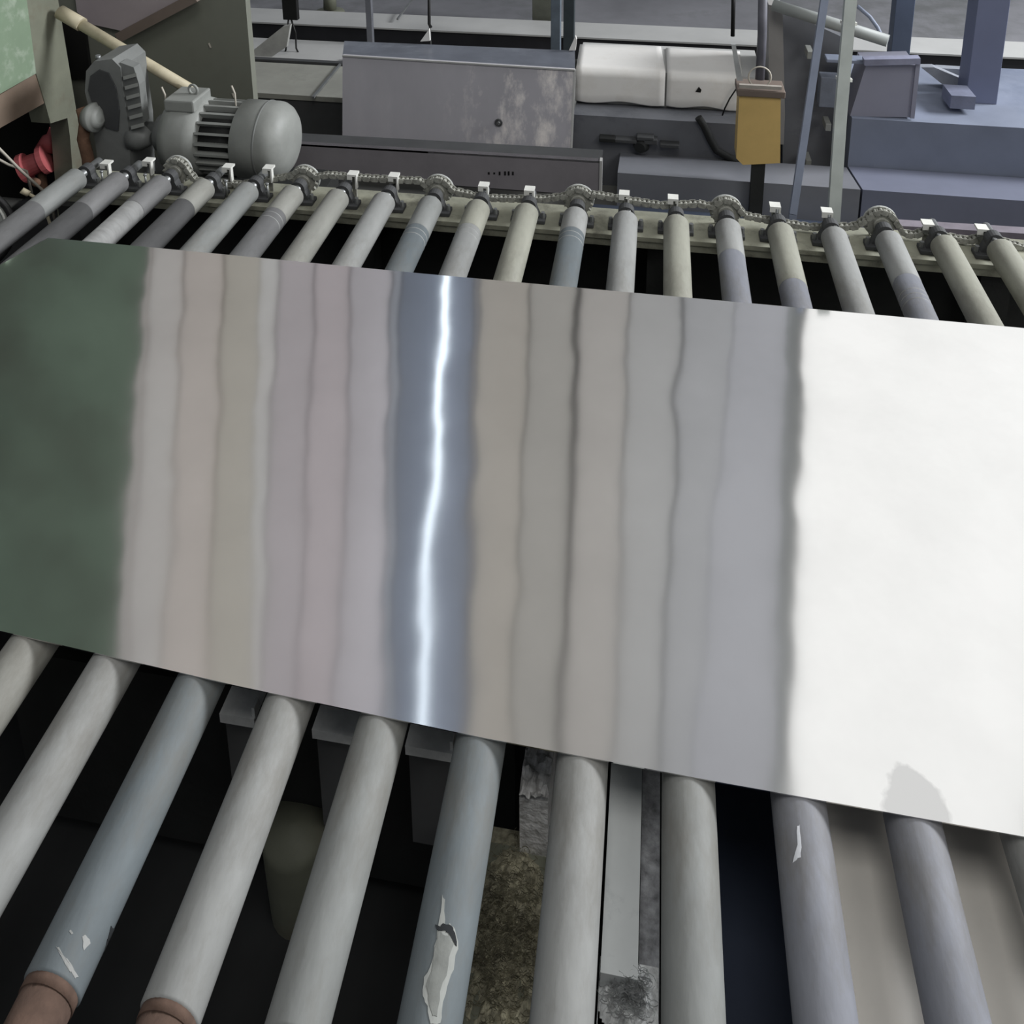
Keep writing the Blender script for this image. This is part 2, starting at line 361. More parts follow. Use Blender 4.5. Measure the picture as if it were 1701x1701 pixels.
for pts in ([(92, 1572), (97, 1574), (122, 1612), (116, 1614)], [(106, 1590), (112, 1592), (130, 1622), (124, 1626)], [(136, 1556), (142, 1552), (150, 1566), (140, 1580)], [(116, 1546), (119, 1545), (121, 1552), (118, 1553)]):
    patch(9, [roller_uv(9, *p) for p in rag(pts, 1.4)], 0.0006, r_pale, 'scuff_mark')
wht = mat('white_scrape', srgb(214, 216, 220), 0.6)
patch(15, [roller_uv(15, *p) for p in rag([(1324, 1372), (1329, 1370), (1331, 1400), (1330, 1424), (1318, 1432), (1320, 1424), (1326, 1404)], 1.2)], 0.0006, wht, 'scuff_mark')

# ------------------------------------------------------------------ aluminium sheet
def sheet_material():
    M = bpy.data.materials.new('mirror_aluminium_sheet'); M.use_nodes = True; nt = M.node_tree; N = nt.nodes; L = nt.links
    b = N['Principled BSDF']; b.inputs['Metallic'].default_value = 1.0; b.inputs['Roughness'].default_value = 0.07
    tc = N.new('ShaderNodeTexCoord')
    mp = N.new('ShaderNodeMapping'); L.new(tc.outputs['Object'], mp.inputs[0])
    n1 = N.new('ShaderNodeTexNoise'); n1.inputs['Scale'].default_value = 3.4; n1.inputs['Detail'].default_value = 1.5; L.new(mp.outputs[0], n1.inputs[0])
    bp = N.new('ShaderNodeBump'); bp.inputs['Strength'].default_value = 1.0; bp.inputs['Distance'].default_value = 0.0015
    L.new(n1.outputs['Fac'], bp.inputs['Height'])
    L.new(bp.outputs[0], b.inputs['Normal'])
    # cloudy water stains
    n3 = N.new('ShaderNodeTexNoise'); n3.inputs['Scale'].default_value = 2.6; n3.inputs['Detail'].default_value = 7; n3.inputs['Roughness'].default_value = 0.6; L.new(mp.outputs[0], n3.inputs[0])
    rp = N.new('ShaderNodeValToRGB'); e = rp.color_ramp.elements
    e[0].position = 0.3; e[0].color = (0.84, 0.84, 0.835, 1); e[1].position = 0.62; e[1].color = (0.92, 0.92, 0.915, 1)
    L.new(n3.outputs['Fac'], rp.inputs[0])
    # one dull blotch near the front edge
    geo = N.new('ShaderNodeNewGeometry')
    dist = N.new('ShaderNodeVectorMath'); dist.operation = 'DISTANCE'; L.new(geo.outputs['Position'], dist.inputs[0]); dist.inputs[1].default_value = tuple(atz(1515, 1335, ZP))
    n4 = N.new('ShaderNodeTexNoise'); n4.inputs['Scale'].default_value = 22; n4.inputs['Detail'].default_value = 5; L.new(geo.outputs['Position'], n4.inputs[0])
    ad = N.new('ShaderNodeMath'); ad.operation = 'MULTIPLY_ADD'; L.new(n4.outputs['Fac'], ad.inputs[0]); ad.inputs[1].default_value = 0.07; L.new(dist.outputs['Value'], ad.inputs[2])
    lt = N.new('ShaderNodeMapRange'); L.new(ad.outputs[0], lt.inputs['Value']); lt.inputs['From Min'].default_value = 0.082; lt.inputs['From Max'].default_value = 0.092
    lt.inputs['To Min'].default_value = 1.0; lt.inputs['To Max'].default_value = 0.0
    mx = N.new('ShaderNodeMix'); mx.data_type = 'RGBA'; L.new(lt.outputs[0], mx.inputs['Factor']); L.new(rp.outputs[0], mx.inputs['A']); mx.inputs['B'].default_value = (0.68, 0.68, 0.68, 1)
    L.new(mx.outputs['Result'], b.inputs['Base Color'])
    return M
poly = [(-2.02, 2.507), (-2.071, 2.336), (-2.10, 1.262), (-1.211, 1.218), (-0.704, 1.19), (-0.254, 1.173), (0.151, 1.166), (0.612, 1.162), (1.5, 1.16), (1.5, 2.488), (1.074, 2.49), (0.139, 2.492), (-0.705, 2.494), (-1.643, 2.505)]
sh = MB().prism([(x, y, ZA + R + 0.0007) for x, y in poly], (0, 0, ZP - ZA - R - 0.0007)).build('aluminium_sheet', sheet_material())
tag(sh, 'wide mirror-bright aluminium sheet lying across the rollers', 'metal sheet')

# ------------------------------------------------------------------ far frame rail, bearing blocks, chains
fr = thing('roller_conveyor', (0, 3.08, 0), 'beige channel rail carrying the far ends of the rollers', 'conveyor')
MB().box((-2.35, 2.985, 0.575), (2.4, 3.17, 0.592)).build('top_flange', beige, fr)
MB().box((-2.35, 2.99, 0.545), (2.4, 3.0, 0.575)).build('flange_lip', beige, fr)
MB().box((-2.35, 3.15, 0.25), (2.4, 3.17, 0.575)).build('web', dark, fr)
for x in (-2.25, -1.1, 0.05, 1.2, 2.3):
    MB().box((x - 0.05, 3.04, 0), (x + 0.05, 3.14, 0.575)).build('leg', dark, fr)
ff = thing('support_rail', (0, 0.55, 0), 'rusty brown rail under the near roller ends', 'rail')
MB().box((-2.4, 0.5, 0.45), (2.4, 0.72, 0.6)).build('rail', rust, ff)
for x in (-2.2, -0.9, 0.6, 2.2): MB().box((x - 0.05, 0.55, 0), (x + 0.05, 0.65, 0.45)).build('leg', rust, ff)

capx = {1: (178, 272), 2: (248, 268), 4: (380, 278), 5: (447, 280), 7: (587, 290), 8: (655, 293), 10: (804, 309), 11: (880, 316), 13: (1037, 323), 14: (1118, 330), 16: (1287, 343), 17: (1373, 352), 19: (1540, 372), 20: (1630, 380)}
for i in range(1, 21):
    x = RX(i)
    look = 'bearing block beside the sprocket' if i in SPR else 'white-capped bearing block'
    t = thing('bearing_block', (x, 3.06, 0.592), '%s at the far end of the %s roller from left' % (look, ORD[i]), 'bearing', 'bearing blocks on the far rail')
    MB().bbox((x - 0.064, 3.015, 0.592), (x + 0.064, 3.07, 0.608), 0.003).build('base', darkgrey, t)
    pr = [(x - 0.042, 3.035, 0.608), (x - 0.029, 3.035, 0.64)] + [(x + 0.029 * math.cos(a), 3.035, 0.65 + 0.029 * math.sin(a)) for a in [math.pi * (1 - k / 10) for k in range(11)]] + [(x + 0.029, 3.035, 0.64), (x + 0.042, 3.035, 0.608)]
    MB().prism(pr, (0, 0.035, 0)).build('housing', darkgrey, t)
    for s in (-1, 1):
        MB().cyl((x + s * 0.055, 3.04, 0.606), (x + s * 0.055, 3.04, 0.63), 0.008, 6, smooth=False).build('bolt', steel, t)
    if i in capx:
        c = at(capx[i][0], capx[i][1], 3.1); w = 0.019
        mb = MB().box((c.x - w, c.y - 0.022, c.z + 0.002), (c.x + w, c.y + 0.016, c.z + 0.010))
        mb.box((c.x + w - 0.006, c.y - 0.022, c.z - 0.028 if i > 8 else c.z - 0.05), (c.x + w, c.y - 0.004, c.z + 0.002))
        mb.box((c.x - w, c.y - 0.022, c.z - 0.012), (c.x - w + 0.02, c.y - 0.018, c.z + 0.002))
        mb.build('cap', whitecap, t)
        MB().bar((c.x, 3.108, 0.592), (c.x, 3.108, c.z + 0.004), 0.016, 0.008, (0, 1, 0)).build('cap_post', chainm, t)
        if i < 6 or i > 12:
            MB().cyl((c.x + 0.02, 3.03, 0.592), (c.x + 0.02, 3.03, 0.664), 0.004, 8).lathe((c.x + 0.02, 3.03, 0.66), (0, 0, 1), [(0, 0.004), (0.004, 0.008), (0.01, 0.006)], 10).build('grease_nipple', steel, t)

def chain(pts, label):
    # resample, alternate inner and outer link plates with rollers between
    pts = [Vector(p) for p in pts]; L = [0]
    for a, b in zip(pts, pts[1:]): L.append(L[-1] + (b - a).length)
    n = int(L[-1] / 0.0165); P = []
    for k in range(n + 1):
        s = L[-1] * k / n; j = max(jj for jj in range(len(pts) - 1) if L[jj] <= s + 1e-9); u = (s - L[j]) / (L[j + 1] - L[j]); P.append(pts[j].lerp(pts[j + 1], u))
    mb = MB()
    for k in range(n):
        w = 0.009 if k % 2 else 0.0125; d = (P[k + 1] - P[k]) * 0.18
        for s in (-1, 1):
            o = Vector((0, s * w, 0)); mb.bar(P[k] - d + o, P[k + 1] + d + o, 0.0026, 0.017 if k % 2 else 0.0195)
        mb.cyl(P[k] - Vector((0, 0.014, 0)), P[k] + Vector((0, 0.014, 0)), 0.0075, 8)
    o = mb.build('roller_chain', chainm)
    tag(o, label, 'chain', 'drive chains along the far rail'); o['kind'] = 'thing'
    return o
cy_ = 3.105
spans = [(3, 6, [(325, 300), (400, 306)]), (6, 9, [(545, 290), (590, 294), (650, 298), (700, 300)]), (9, 12, [(752, 316), (800, 328), (850, 330), (905, 330)]), (12, 15, [(985, 322), (1040, 332), (1100, 341), (1160, 338)]), (15, 18, [(1238, 358), (1290, 368), (1345, 377), (1420, 376)])]
for a, b, mids in spans:
    xa_, xb_ = RX(a), RX(b); rr = 0.05
    arc = lambda xc, a0, a1: [(xc + rr * math.cos(math.radians(a0 + (a1 - a0) * k / 5)), cy_, ZA + rr * math.sin(math.radians(a0 + (a1 - a0) * k / 5))) for k in range(6)]
    mid = [tuple(at(px_, py_, cy_)) for px_, py_ in mids]
    chain(arc(xa_, 95, 22) + mid + arc(xb_, 158, 98), 'dusty chain span between the %s and %s rollers along the far rail' % (ORD[a], ORD[b]))
chain([(RX(18) + 0.05 * math.cos(math.radians(a)), cy_, ZA + 0.05 * math.sin(math.radians(a))) for a in (95, 70, 45, 22)] + [tuple(at(x_, y_, cy_)) for x_, y_ in [(1500, 388), (1520, 390), (1548, 378), (1570, 392), (1610, 400), (1645, 386), (1665, 400), (1720, 418), (1760, 420)]],
      'kinked loose chain running right from the eighteenth roller out of frame')

# ------------------------------------------------------------------ left machine: tall frame seen along its side
XM = -2.80
lm = thing('roller_machine', (-2.9, 3.4, 0), 'olive green machine frame with a pale green side panel at the left edge', 'machine')
def px_poly(pts, X): return [atx(x, y, X) for x, y in pts]
MB().prism(px_poly([(-60, 40), (-60, -4), (44, -4), (60, 122), (-60, 190)], XM + 0.004), (-0.03, 0, 0)).build('side_panel', green, lm)
MB().prism(px_poly([(42, -4), (96, -4), (146, 300), (160, 560), (142, 560), (116, 225), (112, 196), (84, 205), (74, 168), (60, 122)], XM), (-0.10, 0, 0)).build('post', olive, lm)
MB().prism(px_poly([(-80, 205), (60, 122), (76, 170), (-80, 258)], XM - 0.004), (-0.08, 0, 0)).build('cross_member', mat('reddish_grey_paint', srgb(128, 112, 98), 0.65, 0, 0.15, 6), lm)
MB().box((-3.9, 2.6, 0.0), (-3.45, 3.9, 0.95)).build('inner_body', black, lm)  # black box and rear plate stand in for shade inside the opening
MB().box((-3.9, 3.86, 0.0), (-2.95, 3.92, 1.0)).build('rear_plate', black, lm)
rf = thing('red_valve', atx(66, 320, -2.98), 'faded red valve body inside the dark machine opening', 'valve')
c = atx(66, 266, -2.98)
MB().lathe(c + V(-0.07, -0.05, -0.03), (0.9, 0.4, 0.35), [(0, 0.05), (0.005, 0.074), (0.03, 0.074), (0.035, 0.055), (0.10, 0.05), (0.105, 0.074), (0.13, 0.074), (0.135, 0.04)], 18, True, False).build('body', redm, rf)
MB().lathe(c + V(0.0, 0.05, 0.03), (0.3, 0.4, 0.8), [(0, 0.05), (0.06, 0.042), (0.075, 0.028), (0.11, 0.03)], 14).build('bonnet', redm, rf)
MB().lathe(c + V(0.03, -0.10, -0.06), (0.8, -0.5, 0.1), [(0, 0.02), (0.04, 0.02), (0.05, 0.01)], 10).cyl(c, V(c.x, c.y, 0), 0.02, 8).build('brass_stub', rust, rf)
for k, (a, b, lab) in enumerate([((-20, 228), (82, 326), 'pale cable stretched across the dark machine opening, upper one'), ((-20, 255), (44, 284), 'short pale cable hanging below the other in the machine opening')]):
    p, q_ = atx(*a, -2.70 - 0.06 * k), atx(*b, -2.70 - 0.06 * k); mid = (p + q_) / 2 + V(0, 0, -0.01)
    tag(MB().path([p, p.lerp(mid, 0.5), mid, mid.lerp(q_, 0.5), q_, q_ + V(0.0, 0.02, -0.2)], 0.006, 8).build('cable', cream), lab, 'cable')
p, q_ = atx(36, 316, -2.42), atx(70, 334, -2.36)
tag(MB().cyl(p, p.lerp(q_, 0.35), 0.012, 10).path([p.lerp(q_, 0.3), p.lerp(q_, 0.7), q_, q_ + V(0.02, 0.0, -0.1), V(q_.x + 0.02, q_.y, 0.0)], 0.006).build('hose', pipe_m), 'short pale hose with an orange fitting beside the leftmost roller', 'hose')
wh = thing('hand_wheel', atx(-40, 440, -2.30), 'black rimmed grey wheel at the left edge of the picture', 'wheel')
c = atx(-48, 384, -2.62); wn = V(0.35, -0.85, 0.35)
MB().torus(c, wn, 0.150, 0.014, 40, 10).build('rim', rubber, wh)
MB().lathe(c - wn * 0.01, wn, [(0, 0.14), (0.012, 0.14)], 36).build('disc', casting_l, wh)
MB().torus(c + wn * 0.010, wn, 0.128, 0.005, 40, 6).build('trim_ring', whitecap, wh)
MB().cyl(c, V(c.x, c.y + 0.04, 0.0), 0.02, 8).build('stand', dark, wh)

# ------------------------------------------------------------------ gearbox, motor, cream pipe
YM = 3.5
rib_m = mat('pale_rib_paint', srgb(150, 152, 148), 0.5, 0, 0.1)
gx = thing('gearbox', at(195, 330, YM), 'dark grey upright gearbox with ribbed side beside the motor', 'gearbox')
P = lambda pts, Y: [at(x, y, Y) for x, y in pts]
body = [(141, 152), (143, 118), (156, 102), (186, 98), (200, 112), (206, 160), (214, 215), (219, 330), (170, 330), (160, 250), (152, 200)]
MB().prism(P(body, 3.42), (0, 0.2, 0)).build('housing', casting, gx)
inn = [(146, 150), (150, 126), (164, 116), (180, 122), (192, 146), (198, 185), (196, 218), (176, 212), (160, 190)]
MB().prism(P(inn, 3.413), (0, 0.01, 0)).build('cover', darkgrey, gx)
rib = [(200, 104), (222, 112), (231, 140), (238, 205), (216, 215), (206, 160)]
rbp = MB().prism(P(rib, 3.43), (0, 0.05, 0)).build('rib_panel', casting, gx)
for k in range(6):
    y0 = 118 + k * 16.5; dx = k * 2.6
    MB().hexa(P([(204 + dx, y0 + 9), (226 + dx, y0 + 3), (227 + dx, y0 + 9), (205 + dx, y0 + 15)], 3.405) + P([(204 + dx, y0 + 9), (226 + dx, y0 + 3), (227 + dx, y0 + 9), (205 + dx, y0 + 15)], 3.44)).build('rib', rib_m, rbp)
c = at(166, 196, 3.40)
MB().lathe(c + V(-0.06, 0, 0), (1, -0.1, 0.1), [(0, 0.05), (0.03, 0.066), (0.05, 0.066), (0.055, 0.05), (0.06, 0.05), (0.07, 0.03)], 24).build('output_hub', casting_l, gx)
c = at(233, 228, 3.46)
MB().lathe(c + V(-0.04, 0, 0), (1, 0, 0), [(0, 0.06), (0.05, 0.058), (0.075, 0.045), (0.10, 0.03)], 24).build('input_boss', casting, gx)
MB().cyl(at(163, 98, 3.46), at(163, 92, 3.46), 0.012, 8).build('filler_plug', steel, gx)
MB().bbox(at(150, 330, 3.40), at(240, 300, 3.66), 0.006).build('foot', casting, gx)
rc = at(140, 205, 3.38)
tag(MB().path([at(136, 180, 3.4), at(142, 200, 3.38), at(138, 230, 3.38), at(146, 262, 3.38), at(150, 320, 3.38)], 0.026, 10).build('rusty_coupling', rust), 'rust brown bent pipe between the post and the gearbox', 'pipe')

c0 = at(292, 232, YM); c1 = at(488, 240, YM); zc = 0.615; mx0, mx1 = c0.x, c1.x; Lm = mx1 - mx0; Rm = 0.168
mo = thing('electric_motor', (c0.x + Lm / 2, YM, zc - 0.26), 'grey finned electric motor with a rounded fan cowl behind the rollers', 'motor')
ax = V(1, 0, 0); o0 = V(mx0, YM, zc)
MB().lathe(o0, ax, [(0, 0.10), (0.005, 0.165), (0.05, 0.178), (0.12, 0.178), (0.17, 0.168), (0.18, 0.14)], 32).build('end_shield', casting_l, mo)
MB().lathe(o0 + ax * 0.17, ax, [(0, 0.138), (Lm - 0.37, 0.138)], 32).build('stator', dark, mo)
for k in range(22):
    a = 2 * math.pi * k / 22 + 0.07
    d = V(0, math.cos(a), math.sin(a)); p = o0 + d * 0.148
    MB().bar(p + ax * 0.175, p + ax * (Lm - 0.21), 0.011, 0.036, d).build('cooling_fin', casting_l, mo)
cw = MB().lathe(o0 + ax * (Lm - 0.225), ax, [(0, 0.166), (0.004, 0.172), (0.14, 0.172), (0.165, 0.169), (0.19, 0.155), (0.212, 0.128), (0.224, 0.10), (0.229, 0.05), (0.23, 0.0)], 40, False).build('fan_cowl', casting_l, mo)
MB().lathe(o0 + ax * (Lm - 0.12), ax, [(0, 0.1725), (0.002, 0.1745), (0.008, 0.1745), (0.01, 0.1725)], 40, False).build('cowl_seam', casting, cw)
MB().lathe(o0 - ax * 0.17, ax, [(0, 0.045), (0.10, 0.045), (0.105, 0.085), (0.17, 0.09)], 24).build('drive_shaft', casting, mo)
tbx = MB().bbox((mx0 + 0.02, YM - 0.10, zc + 0.15), (mx0 + 0.16, YM + 0.06, zc + 0.205), 0.008).build('terminal_box', casting_l, mo)
MB().torus(V(mx0 + 0.12, YM - 0.02, zc + 0.225), (0.2, 1, 0), 0.022, 0.006, 20, 8).build('lifting_eye', casting_l, mo)
for px_, py_ in ((274, 157), (390, 155)):
    e = at(px_, py_, YM - 0.02)
    MB().path([e + V(0, 0, -0.12 if px_ > 300 else -0.1), e, e + V(-0.012, 0, 0.035)], 0.004, 6).build('wire_stub', cream, mo)
for s in (0.06, Lm - 0.32):
    MB().bbox((mx0 + s, YM - 0.16, zc - 0.26), (mx0 + s + 0.08, YM + 0.16, zc - 0.15), 0.006).build('foot', casting, mo)
tag(MB().box((mx0 - 0.45, 3.26, 0), (mx1 + 0.1, 3.75, zc - 0.262)).build('motor_base', dark), 'dark steel base under the motor and gearbox', 'base')
tag(MB().cyl(at(100, 20, 3.72), at(335, 160, 3.60), 0.0265, 20).cyl(at(100, 20, 3.72), at(136, 41, 3.70), 0.034, 20).build('cream_pipe', pipe_m), 'cream painted pipe slanting down to the motor', 'pipe')

# tall grey-green panel and overhanging slab behind the motor
pa = at(246, 250, 4.05); pb = at(416, 190, 4.05)
cab = thing('grey_cabinet', (pa.x, 4.2, 0), 'tall grey-green cabinet standing behind the motor', 'cabinet')
MB().box((-3.4, 4.05, 0.0), (at(415, 90, 4.05).x, 4.10, 1.30)).build('body', wallgrey, cab)
for px_, py_ in ((349, 75), (388, 158), (258, 118)):
    p = at(px_, py_, 4.05); MB().bar(p + V(-0.004, -0.004, 0.012), p + V(0.004, -0.004, -0.012), 0.006, 0.006).build('screw', cream, cab)
slab = thing('mauve_panel', at(230, 30, 4.0), 'mauve grey panel with a dark slanting lip above the cream pipe', 'panel')
MB().prism([at(x, y, 4.02) for x, y in [(120, -40), (345, -40), (322, -6), (205, 52), (150, 40), (128, 20)]], (0, 0.028, 0)).build('sheet', mauve, slab)
MB().bar(at(326, -6, 3.99), at(198, 62, 3.99), 0.05, 0.035, (0, 1, 0)).build('lip', brownm, slab)
MB().box(at(100, 130, 4.03), at(142, 30, 4.05)).build('gap_shade_plate', black, slab)  # black plate stands in for the shaded gap beside the pipe

# ------------------------------------------------------------------ background line: table, rails, posts
tb = thing('work_table', (-1.9, 5.0, 0), 'long pale work table beyond the motor, left of the leaning cover', 'table')
T0, T1, T2 = atz(490, 158, 0.3), atz(490, 106, 0.3), atz(490, 66, 0.3)
MB().box((-3.0, T0.y, 0.27), (-0.9, T1.y, 0.3)).build('table_top', mat('worn_beige_top', srgb(150, 150, 142), 0.55, 0, 0.2, 2.2, dirt=srgb(104, 104, 98), dirt_amt=0.7, dirt_scale=2), tb)
MB().box((-3.0, T0.y + 0.01, 0.0), (-0.9, T1.y, 0.27)).build('apron', darkgrey, tb)
MB().box((-3.2, T1.y + 0.01, 0.26), (-0.9, T1.y + 0.05, 0.315)).build('rear_lip', darkgrey, tb)
tag(MB().box((-3.6, T1.y + 0.06, 0.0), (-0.9, T2.y + 0.03, 0.29)).build('pale_plate_stack', paleplate), 'pale flat plates lying behind the work table', 'plates')
w0, w1 = at(522, 158, T0.y - 0.005), atz(570, 98, 0.303)
tag(MB().bar(atz(520, 162, 0.308), atz(575, 95, 0.308), 0.014, 0.012).build('edge_strip', steel), 'thin pale metal strip slanting across the work table', 'strip')

# second-line rail running across the whole width
YR = 5.95
r_a, r_b = at(430, 38, YR), at(430, 60, YR)
rl = thing('second_line_rail', (0, YR, 0), 'long dark rail with a pale top edge running across the background', 'rail')
MB().box((-4, YR, r_b.z), (5, YR + 0.05, r_a.z)).build('web', mat('near_black_steel', srgb(38, 38, 42), 0.7, 0, 0.2), rl)
MB().box((-4, YR - 0.015, r_a.z), (5, YR + 0.30, r_a.z + 0.012)).build('pale_top', paleplate, rl)
for x in (-3.2, -0.7, 1.6, 3.4): MB().box((x, YR + 0.02, 0), (x + 0.06, YR + 0.08, r_b.z)).build('leg', darkgrey, rl)
bed = MB().box((-4.2, YR + 0.35, 0.0), (6, 9.0, 0.20)).build('far_bed', mat('far_bed_grey', srgb(120, 120, 124), 0.6, 0, 0.25, 1.2, dirt=srgb(84, 86, 84), dirt_amt=0.7, dirt_scale=1.1))
tag(bed, 'low grey machine bed behind the dark rail along the top', 'machine bed')
def post(name, x, ytop, ybot, wpx, Y, material, label, cat='post', foot=0.0):
    a, b = at(x, ybot, Y), at(x, ytop, Y); w = wpx / FOC * ((b - CAM).dot(FW))
    mb = MB().bbox((b.x - w / 2, Y, foot), (b.x + w / 2, Y + max(w, 0.03), b.z + 0.35), 0.003)
    return tag(mb.build(name, material), label, cat)
post('upright_post', 611, 0, 62, 10, 5.6, mat('mid_grey_paint', srgb(104, 106, 112), 0.6), 'slim grey upright post left of the small white gusset')
post('upright_post', 923, 0, 84, 16, 4.9, mat('blue_grey_post', srgb(96, 106, 116), 0.6), 'blue-grey upright post at the right end of the leaning cover')
post('upright_post', 901, 0, 62, 34, 6.3, mat('olive_post', srgb(96, 98, 88), 0.65), 'wide olive grey upright behind the blue-grey post', foot=0.20)
post('upright_post', 945, 0, 45, 18, 5.8, mat('dark_teal_post', srgb(52, 60, 64), 0.65), 'dark upright beside the blue-grey post')
post('upright_post', 1505, 0, 85, 30, 5.7, bluedark, 'dark blue upright post right of the pale pole')
post('upright_post', 1652, 0, 195, 50, 4.75, mat('violet_blue_column', srgb(112, 118, 142), 0.65, 0, 0.1, 2), 'wide blue-grey column at the right edge', foot=at(1480, 196, 4.5).z)
# black hanger with two thin rods and a pale brace
hg = thing('black_hanger', at(481, 92, 5.4), 'black hanger bar with two thin forked rods over the work table', 'hanger')
a = at(481, 34, 5.4)
MB().bbox(at(470, 33, 5.4), at(492, -60, 5.44), 0.004).build('bar', rubber, hg)
MB().path([at(479, 33, 5.41), at(476, 60, 5.41), at(475, 82, 5.41), at(470, 96, 5.41)], 0.006, 8).build('rod', rubber, hg)
MB().path([at(484, 33, 5.41), at(491, 55, 5.41), at(492, 80, 5.41), at(500, 97, 5.41)], 0.006, 8).build('rod', rubber, hg)
MB().prism([at(x, y, 5.41) for x, y in [(464, 98), (508, 98), (500, 92), (490, 88), (478, 88), (470, 92)]], (0, 0.06, 0)).cyl(at(486, 96, 5.44), V(at(486, 96, 5.44).x, 5.44, 0.28), 0.02, 8).build('foot', darkgrey, hg)
tag(MB().prism([at(x, y, 5.3) for x, y in [(482, 42), (470, 44), (410, 92), (410, 126), (440, 102), (476, 78)]], (0, 0.03, 0)).build('pale_brace', mat('pale_brace_paint', srgb(158, 158, 154), 0.6)), 'pale diagonal brace bar below the black hanger', 'brace')
# thin rods
YL0 = 4.62
tag(MB().path([at(713, -30, 5.6), at(713, 40, 5.6), at(716, 46, 5.6)], 0.011, 8).cyl(at(714, 40, 5.6), V(at(714, 40, 5.6).x, 5.6, 0.0), 0.008, 6).build('thin_rod', rubber), 'thin black upright rod above the small white gusset', 'rod')
tag(MB().prism([at(x, y, YL0) for x, y in [(698, 69), (713, 48), (714, 68)]], (0, 0.02, 0)).build('gusset', whites), 'small white triangular gusset above the leaning cover', 'gusset')
tag(MB().prism([at(x, y, YL0) for x, y in [(945, 84), (956, 60), (958, 66), (956, 84)]], (0, 0.02, 0)).build('gusset', whites), 'small white gusset at the top right corner of the leaning cover', 'gusset')
tag(MB().cyl(at(1219, -30, 5.6), at(1217, 60, 5.6), 0.013, 8).build('thin_rod', rubber), 'thin black upright rod left of the yellow box hanger', 'rod')
tag(MB().bar(at(660, 32, YR + 0.1), at(690, -8, YR + 0.6), 0.012, 0.012).build('edge_strip', steel), 'thin slanting metal edge on the far bed', 'strip')
tag(MB().cyl(at(548, -20, 6.5), at(548, 14, 6.5), 0.05, 12).lathe(at(548, 22, 6.5), (0, 0, 1), [(0, 0.12), (0.02, 0.11), (0.03, 0.05)], 20).build('far_bollard', olive), 'small olive stump standing on the far bed', 'stump')

# leaning cover: grey sheet box with a darker sloped top
YL = 4.3
cv = thing('sheet_cover', at(760, 262, YL), 'large scuffed grey sheet-metal cover standing behind the chain', 'cover')
A, B_, C_, D_ = at(569, 262, YL - 0.05), at(948, 262, YL - 0.05), at(955, 116, YL + 0.06), at(569, 92, YL + 0.06)
A, B_ = V(A.x, A.y, 0.18), V(B_.x, B_.y, 0.18)
scuff = mat('scuffed_sheet', srgb(172, 170, 176), 0.5, 0.1, 0.1, 2.5, 0.1, 30, (1, 1, 0.45), dirt=srgb(238, 232, 228), dirt_amt=0.8, dirt_scale=7)
nt_ = scuff.node_tree; N_s = nt_.nodes        # the scuffs gather on the right half of the sheet
tcs = [n for n in N_s if n.type == 'TEX_COORD'][0]; sx_ = N_s.new('ShaderNodeSeparateXYZ'); nt_.links.new(tcs.outputs['Object'], sx_.inputs[0])
mr_ = N_s.new('ShaderNodeMapRange'); nt_.links.new(sx_.outputs['X'], mr_.inputs['Value']); mr_.inputs['From Min'].default_value = -0.12; mr_.inputs['From Max'].default_value = 0.25
mr_.inputs['To Min'].default_value = 0.05; mr_.inputs['To Max'].default_value = 1.0
mul_ = [n for n in N_s if n.type == 'MATH'][0]; nt_.links.new(mr_.outputs[0], mul_.inputs[1])
MB().prism([A, B_, C_, D_], (0, 0.02, 0)).build('front_sheet', scuff, cv)
E2, F2 = at(955, 84, YL + 0.34), at(572, 68, YL + 0.34)
MB().prism([D_, C_, E2, F2], (0, 0, -0.012)).build('sloped_top', mat('blue_steel_top', srgb(120, 124, 134), 0.35, 0.5, 0.2, 4, dirt=srgb(170, 176, 186), dirt_amt=0.5, dirt_scale=3), cv)
MB().bar(D_ + V(0, -0.004, 0), C_ + V(0, -0.004, 0), 0.008, 0.008).build('bent_edge', paleplate, cv)
MB().prism([B_ + V(-0.006, -0.003, 0), B_ + V(0.004, -0.003, 0), C_ + V(0.004, -0.003, 0), C_ + V(-0.006, -0.003, 0)], (0, 0.01, 0)).build('side_edge', paleplate, cv)
MB().prism([C_ + V(0, 0.02, 0), E2 + V(0, 0, -0.012), V(E2.x, E2.y, 0.18), V(B_.x, B_.y + 0.02, 0.18)], (-0.01, 0, 0)).build('side_sheet', darkgrey, cv)
hc = at(829, 202, YL)
MB().torus(hc + V(0, -0.012, 0), (0, 1, -0.1), 0.016, 0.005, 18, 6).build('knob_ring', darkgrey, cv)
MB().lathe(hc + V(0, -0.02, 0), (0, 1, 0), [(0, 0.006), (0.03, 0.008)], 10).build('knob', steel, cv)
MB().box((A.x, YL + 0.02, 0), (B_.x, YL + 0.3, 0.18)).build('plinth', darkgrey, cv)
